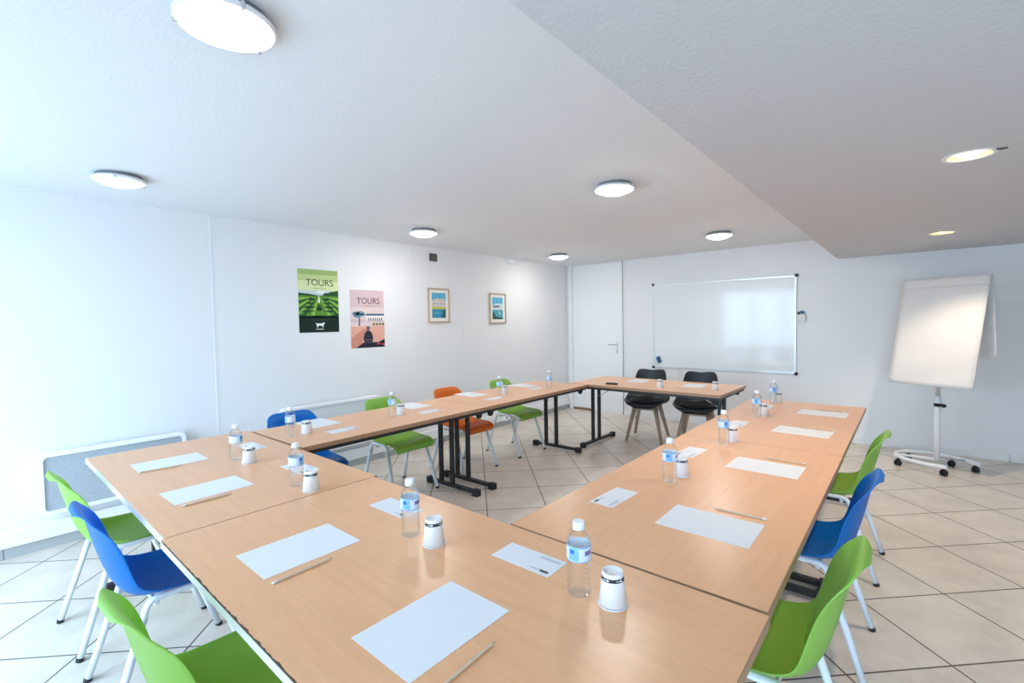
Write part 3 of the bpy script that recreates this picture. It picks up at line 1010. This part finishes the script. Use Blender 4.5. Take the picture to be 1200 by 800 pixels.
# pink town poster
P = ml('pink_poster', (214, 188, 192), (226, 205, 205), (196, 214, 220), (116, 156, 178), (70, 96, 122), (236, 232, 228), (222, 168, 150), (206, 140, 122), (44, 40, 56), (96, 92, 110), (128, 118, 62), (190, 74, 58))
bm = bmesh.new()
add_box(bm, -.2, .2, -.3, .3, 0, .0012, 0)
z = .0014
rect(bm, -.2, .2, .12, .3, 0, z); rect(bm, -.2, .2, .0, .12, 1, z); rect(bm, -.2, .2, -.3, -.06, 6, z)
z = .0016
rect(bm, -.02, .2, .035, .055, 4, z); rect(bm, -.02, .2, -.02, .035, 5, z); rect(bm, -.2, .2, -.075, -.035, 1, z)
for k in range(7):
    x = .0 + .027 * k
    mirror_poly(bm, [(x, -.02), (x + .014, -.02), (x + .014, .005), (x + .007, .015), (x, .005)], 9, .0018)
for k in range(4):
    mirror_poly(bm, ellipse(.07 + .038 * k, -.055, .017, .015, 12), 10, .0018)
for cx, cy, rx, ry in ((-.14, .055, .045, .02), (-.09, .06, .05, .022), (-.12, .03, .05, .018), (-.06, .045, .03, .016)):
    mirror_poly(bm, ellipse(cx, cy, rx, ry), 3, .0018)
for cx, cy in ((-.15, .06), (-.10, .07), (-.08, .05), (-.13, .035), (-.05, .045)):
    mirror_poly(bm, ellipse(cx, cy, .012, .008, 10), 4, .0019)
mirror_poly(bm, [(-.105, .03), (-.095, .03), (-.09, -.07), (-.11, -.07)], 4, .0019)
mirror_poly(bm, [(-.2, -.3), (-.2, -.20), (-.05, -.10), (.02, -.11), (-.11, -.3)], 7, .0017)
mirror_poly(bm, [(-.15, -.3), (-.06, -.245), (.10, -.245), (.2, -.285), (.2, -.3)], 8, .0018)
mirror_poly(bm, [(-.045, -.25), (-.058, -.20), (-.042, -.15), (-.022, -.125), (.022, -.125), (.045, -.15), (.058, -.20), (.045, -.25)], 8, .0019)
mirror_poly(bm, ellipse(0, -.098, .020, .026), 9, .0020)
for k in range(7):
    rect(bm, -.020 + .016 * k, -.010 + .016 * k, .132, .137, 8, .0020)
rect(bm, -.040, .040, -.222, -.212, 9, .0020); rect(bm, -.030, .036, -.245, -.238, 9, .0020)
mirror_poly(bm, [(.12, -.245), (.2, -.215), (.2, -.262), (.14, -.262)], 8, .0019)
mirror_poly(bm, [(.10, -.262), (.2, -.262), (.2, -.272), (.10, -.272)], 11, .0019)
p2 = obj('poster', bm, P, None, False, False)
p2.location = (XL + .001, 2.787, 1.502); p2.rotation_euler = WALLROT
tag(p2, 'pink town square poster with TOURS lettering on the left wall', 'poster', 'posters on the left wall')
INKP = mat('pink_poster_lettering', srgb(58, 54, 66), .6)
lettering('lettering', 'TOURS', .088, .012, .185, .0020, INKP, p2, .0002, .98)

def framed_print(label, yc, zc, polys, cols):
    t = bpy.data.objects.new('framed_print', None); C.objects.link(t)
    t.location = (XL, yc, zc); t.rotation_euler = WALLROT
    tag(t, label, 'picture', 'small framed prints on the left wall')
    w, h = .165, .205
    bm = bmesh.new()
    f = .016
    for a in ((-w, w, h - f, h), (-w, w, -h, -h + f), (-w, -w + f, -h + f, h - f), (w - f, w, -h + f, h - f)):
        add_box(bm, *a, 0, .024)
    bevel(bm, .002, 1)
    obj('frame', bm, M['oak'], t)
    box_obj('mat_board', (-w + f, w - f, -h + f, h - f, .001, .010), mat('passepartout', (.86, .84, .80), .8), t)
    bm = bmesh.new()
    for mi, pts, lay in polys:
        mirror_poly(bm, pts, mi, .0108 + .0002 * lay)
    obj('artwork', bm, ml('print', *cols), t, False, False)
    return t
q = lambda y0, y1: [(-.108, y0), (.108, y0), (.108, y1), (-.108, y1)]
framed_print('oak framed print of pale clouds, yellow shore and blue water, left one', 3.758, 1.660,
    [(0, q(.06, .150), 0), (1, q(-.02, .06), 0), (2, q(-.045, -.02), 0), (3, q(-.150, -.045), 0)] +
    [(1, ellipse(-.06 + .04 * k, .055 + .012 * (k % 2), .03, .02), 1) for k in range(4)] + [(4, ellipse(-.07 + .05 * k, .02, .014, .012), 2) for k in range(4)] +
    [(5, [(-.108, -.022), (.108, -.035), (.108, -.025), (-.108, -.012)], 1), (6, [(.108, -.045), (.108, -.15), (.02, -.15), (.06, -.10), (.05, -.06)], 2), (7, ellipse(-.04, -.09, .05, .010), 2)],
    [(92, 172, 205), (216, 206, 200), (206, 208, 96), (62, 146, 178), (168, 160, 170), (196, 190, 70), (44, 92, 104), (96, 178, 190)])
framed_print('oak framed print of a dark bird over teal sea, right one', 4.815, 1.638,
    [(0, q(.05, .150), 0), (1, q(-.02, .05), 0), (2, q(-.150, -.02), 0), (3, [(-.108, .022), (-.06, .012), (.02, .016), (.05, .030), (.02, .036), (-.06, .030), (-.108, .034)], 1),
     (1, ellipse(.02, .055, .08, .012), 1), (4, [(-.108, -.15), (-.108, -.05), (-.07, -.06), (-.05, -.10), (.02, -.12), (.108, -.13), (.108, -.15)], 1), (5, [(.02, -.08), (.028, -.02), (.05, -.08)], 2)],
    [(96, 180, 212), (206, 220, 222), (82, 164, 178), (66, 66, 76), (48, 84, 88), (190, 214, 216)])

# dark square vent and white detector near the ceiling
t = thing('wall_vent', 'small dark square vent high on the left wall near the ceiling', 'vent', (XL, 3.69, 2.228))
bm = bmesh.new(); add_box(bm, 0, .018, -.055, .055, -.045, .045); bevel(bm, .004, 1)
obj('housing', bm, mat('brown_black_plastic', (.045, .042, .04), .5), t)
bm = bmesh.new()
for k in range(4):
    add_box(bm, .017, .021, -.042, .042, -.033 + .018 * k, -.023 + .018 * k)
obj('louvres', bm, mat('bronze_slats', (.12, .11, .10), .5), t)
t = thing('ceiling_sensor', 'small white sensor at the top of the left wall near the corner', 'sensor', (XL + .002, 5.15, 2.300))
bm = bmesh.new(); add_box(bm, 0, .05, -.10, .10, -.03, .035); bevel(bm, .012, 3)
obj('housing', bm, M['white'], t)
bm = bmesh.new(); add_lathe(bm, [(.022, 0), (.020, .014), (.012, .024), (.003, .028)], 20)
o = obj('lens', bm, M['offwhite'], t); o.location = (.05, .02, 0); o.rotation_euler = (0, R(90), 0)

# radiators on the left wall
def radiator(label, y0, y1, z0, z1, face):
    t = thing('radiator', label, 'radiator', (XL, (y0 + y1) / 2, z0))
    w, h = (y1 - y0) / 2, z1 - z0
    d0, d1 = .035, .092
    def rr(m, r, x):
        pts = []
        for cx, cz, a0 in ((w - m - r, h - m - r, 0), (-w + m + r, h - m - r, 90), (-w + m + r, m + r, 180), (w - m - r, m + r, 270)):
            for k in range(7):
                a = R(a0 + 15 * k); pts.append((x, cx + r * cos(a), cz + r * sin(a)))
        return pts
    bm = bmesh.new()
    loops = [[bm.verts.new(p) for p in rr(m, r, x)] for m, r, x in ((.0, .04, d0), (0, .04, d1 - .006), (.004, .037, d1), (.024, .028, d1), (.027, .026, d1 - .012))]
    for a, b in zip(loops, loops[1:]):
        for i in range(len(a)):
            f = bm.faces.new((a[i], a[(i + 1) % len(a)], b[(i + 1) % len(a)], b[i])); f.smooth = False
    bm.faces.new(loops[0][::-1])
    obj('casing', bm, M['white'], t)
    bm = bmesh.new()
    bm.faces.new([bm.verts.new(p) for p in rr(.0265, .026, d1 - .011)])
    obj('front_panel', bm, face, t)
    for s in (-1, 1):
        bm = bmesh.new(); add_box(bm, 0, d0 + .004, s * w * .62 - .02, s * w * .62 + .02, .06, h - .06)
        obj('wall_bracket', bm, M['offwhite'], t)
    return t
gm = M['grille']
bb = gm.node_tree.nodes['Principled BSDF']
tc = nd(gm, 'ShaderNodeTexCoord'); vo = nd(gm, 'ShaderNodeTexVoronoi'); vo.inputs['Scale'].default_value = 260
cr = nd(gm, 'ShaderNodeValToRGB'); cr.color_ramp.elements[0].color = (.24, .27, .30, 1); cr.color_ramp.elements[1].color = (.44, .48, .52, 1)
cr.color_ramp.elements[0].position = .1; cr.color_ramp.elements[1].position = .6
lk(gm, tc.outputs['Object'], vo.inputs['Vector']); lk(gm, vo.outputs['Distance'], cr.inputs[0]); lk(gm, cr.outputs[0], bb.inputs['Base Color'])
radiator('wall radiator with grey grille front and rounded white frame, at front left', .297, 1.112, .235, .640, M['grille'])
radiator('long white wall radiator behind the blue and green chairs', 1.83, 2.86, .235, .700, mat('radiator_white_face', (.66, .71, .75), .4))
# thermostat box and pipe cover beside the grey radiator
t = thing('wall_socket', 'small white socket box low on the left wall behind the far green chair', 'socket', (XL + .035, 4.90, .075))
bm = bmesh.new(); add_box(bm, 0, .035, -.04, .04, 0, .085); bevel(bm, .006, 2)
obj('housing', bm, M['white'], t)
bm = bmesh.new(); add_lathe(bm, [(.022, 0), (.022, .002), (.004, .003)], 20)
o = obj('outlet', bm, M['greyink'], t); o.location = (.035, 0, .045); o.rotation_euler = (0, R(90), 0)

# ================================================================== BACK WALL: whiteboard
t = thing('whiteboard', 'large white magnetic whiteboard with aluminium frame on the back wall', 'whiteboard', (-1.951, YB, 1.353))
w, h = .90, .595
box_obj('panel', (-w + .01, w - .01, -.016, -.002, -h + .01, h - .01), M['board'], t)
bm = bmesh.new()
f = .016
for a in ((-w, w, h - f, h), (-w, w, -h, -h + f), (-w, -w + f, -h + f, h - f), (w - f, w, -h + f, h - f)):
    add_box(bm, a[0], a[1], -.024, 0, a[2], a[3])
obj('frame', bm, M['alu'], t)
for sx in (-1, 1):
    for sz in (-1, 1):
        bm = bmesh.new(); add_box(bm, sx * w - .018, sx * w + .018, -.028, 0, sz * h - .018, sz * h + .018); bevel(bm, .005, 2)
        obj('corner_cap', bm, M['rubber'], t)
t = thing('board_eraser', 'dark blue board eraser stuck at lower left of the whiteboard', 'eraser', (-2.767, YB - .016, .868))
bm = bmesh.new(); add_box(bm, -.027, .027, -.028, -.008, -.046, .046); bevel(bm, .006, 2)
e_ = obj('grip', bm, mat('eraser_blue', (.015, .07, .22), .5), t); e_.rotation_euler = (0, R(-22), 0)
bm = bmesh.new(); add_box(bm, -.026, .026, -.008, -.001, -.045, .045)
e_ = obj('felt_pad', bm, M['frameblk'], t); e_.rotation_euler = (0, R(-22), 0)
t = thing('marker_holder', 'small clear marker holder on the wall right of the whiteboard', 'holder', (-1.0, YB, 1.40))
bm = bmesh.new()
add_box(bm, -.045, .045, -.045, -.041, 0, .075); add_box(bm, -.045, .045, -.004, 0, 0, .11); add_box(bm, -.045, -.041, -.041, -.004, 0, .075); add_box(bm, .041, .045, -.041, -.004, 0, .075); add_box(bm, -.041, .041, -.041, -.004, 0, .004)
obj('tray', bm, mat('cream_tray', (.66, .66, .60), .4), t)
for lab, x, m1, m2, hh in (('dark grey capped marker standing at left in the wall holder', -.026, M['white'], M['ink'], .105), ('blue capped marker standing in the middle of the wall holder', .004, M['white'], mat('marker_navy', (.02, .05, .18), .4), .118), ('blue capped marker standing at right in the wall holder', .027, M['white'], M['blueink'], .112)):
    mk = thing('marker_pen', lab, 'marker', (-1.0 + x, YB - .022, 1.405), 0, 'markers in the wall holder')
    bm = bmesh.new(); add_lathe(bm, [(.0085, 0), (.009, .003), (.009, hh - .035)], 16)
    obj('barrel', bm, m1, mk)
    bm = bmesh.new(); add_lathe(bm, [(.0098, hh - .036), (.0098, hh - .004), (.007, hh)], 16)
    obj('cap', bm, m2, mk)

# ================================================================== FLIPCHART
FX, FY = .205, 5.91
FA = math.atan2(-.33, .536)                      # board's right-hand direction on the floor
t = thing('flipchart_stand', 'white flipchart on a wheeled stand with paper pad, right of the whiteboard', 'flipchart', (FX, FY, 0), FA)
# local: +x board right, -y board front
bm = bmesh.new(); add_tube(bm, [(0, 0, .07), (0, 0, .68)], .024, n=20)
obj('pole', bm, M['white'], t)
bm = bmesh.new(); add_tube(bm, [(0, 0, .64), (0, .02, 1.50)], .018, n=16)
obj('inner_pole', bm, M['alu'], t)
bm = bmesh.new(); add_lathe(bm, [(.028, .585), (.028, .615)], 20)
obj('collar', bm, M['rubber'], t)
bm = bmesh.new(); add_tube(bm, [(.02, -.01, .60), (.05, -.02, .60)], .006, n=8)
add_tube(bm, [(.046, -.019, .60), (.054, -.021, .60), (.072, -.027, .60)], .019, n=12, ref=(0, 0, 1), taper=[.7, 1, .8])
obj('clamp_knob', bm, M['rubber'], t)
# open ring base: casters measured in world coordinates, then brought into local ones
Mi = Matrix.Rotation(-FA, 3, 'Z')
loc = lambda x, y, z=0: Mi @ Vector((x - FX, y - FY, 0)) + Vector((0, 0, z))
cast = [(-.075, 5.80), (.245, 5.655), (.47, 5.945), (.0, 6.105), (.315, 6.055)]
zb = .085
ctr = (.19, 5.90)
ring = []
rr_ = [(.265, 5.62), (.12, 5.66), (-.01, 5.745), (-.085, 5.86), (-.085, 5.98), (-.02, 6.08), (.09, 6.13), (.22, 6.12), (.34, 6.07), (.43, 5.99), (.485, 5.90)]
for a in catmull(rr_, 60):
    ring.append(loc(a[0], a[1], zb))
bm = bmesh.new(); add_tube(bm, ring, .017, .017, 12, ref=(0, 0, 1))
obj('base_ring', bm, M['white'], t)
bm = bmesh.new()
add_tube(bm, [loc(-.085, 5.90, zb), loc(.205, 5.91, zb), loc(.41, 6.01, zb)], .020, .012, 10, ref=(1, 1, 0))
obj('base_crossbar', bm, M['white'], t)
for cx, cy in cast:
    p = loc(cx, cy, 0)
    bm = bmesh.new()
    for s in (-1, 1):
        add_tube(bm, [p + Vector((s * .005, 0, .026)), p + Vector((s * .020, 0, .026))], .026, n=18, ref=(0, 0, 1))
    wh = obj('caster', bm, M['rubber'], t)
    bm = bmesh.new(); add_tube(bm, [p + Vector((0, 0, .026)), p + Vector((0, 0, .072))], .007, n=8)
    bx = add_box(bm, p.x - .008, p.x + .008, p.y - .02, p.y + .02, .046, .064)
    obj('swivel_fork', bm, M['black'], wh)
# tilted board
T = Matrix.Translation((0, -.03, 1.29)) @ Matrix.Rotation(R(-11), 4, 'X')
hb, wb = .50, .325
bm = bmesh.new(); add_box(bm, -wb, wb, .004, .024, -hb + .04, hb, 0, T); bevel(bm, .003, 1)
obj('board', bm, M['white'], t)
bm = bmesh.new(); add_box(bm, -wb, wb, -.010, .010, hb - .075, hb - .045, 0, T); bevel(bm, .003, 1)
obj('clamp_bar', bm, M['alu'], t)
bm = bmesh.new()
for s in (-1, 1):
    add_tube(bm, [T @ Vector((s * wb * .62, .014, .30)), Vector((0, .01, 1.12))], .010, n=8)
obj('board_strut', bm, M['alu'], t)
def pad_rows(y_of, z0, z1, half, nz=26, nx=14, wob=.004):
    rows = []
    for j in range(nz):
        f = j / (nz - 1); zz = z0 + (z1 - z0) * f
        row = []
        for i in range(nx):
            u = -1 + 2 * i / (nx - 1)
            row.append(T @ Vector((u * half, y_of(u, f), zz)))
        rows.append(row)
    return rows
# front pad, its lower part creased and curling forward a little
random.seed(3)
def yf(u, f):
    b = 1 - f
    return -.006 - .018 * b - .010 * max(0, (b - .75)) * 8 * (.4 + .6 * sin(3 * u + 1)) * .6 + .0035 * sin(22 * b + 2.2 * u) * b * b
bm = surf_grid(pad_rows(yf, -hb - .02, hb - .03, .340), 0)
pd = obj('paper_pad', bm, M['padpaper'], t, True, False)
md = pd.modifiers.new('thickness', 'SOLIDIFY'); md.thickness = .010; md.offset = -1
# top sheets rolled over the top edge and hanging behind
prof = []
for k in range(11):
    a = pi * k / 10
    prof.append((.012 - .026 * cos(a), hb - .03 + .040 * sin(a)))
prof = [(-.014, hb - .09), (-.014, hb - .06)] + prof
top = T @ Vector((0, .038, hb - .03))
rows = []
for y, zz in prof:
    rows.append([T @ Vector((-.345 + .69 * i / 13, y, zz)) for i in range(14)])
for k in range(1, 14):
    f = k / 13
    rows.append([Vector((-.345 + .69 * i / 13, top.y + .004 + .05 * f + .004 * sin(9 * f + i * .5), top.z - .70 * f)) for i in range(14)])
bm = surf_grid(rows, 0)
fl = obj('flipped_sheets', bm, M['padpaper'], t, True, False)
md = fl.modifiers.new('thickness', 'SOLIDIFY'); md.thickness = .004; md.offset = 0

bpy.context.view_layer.update()
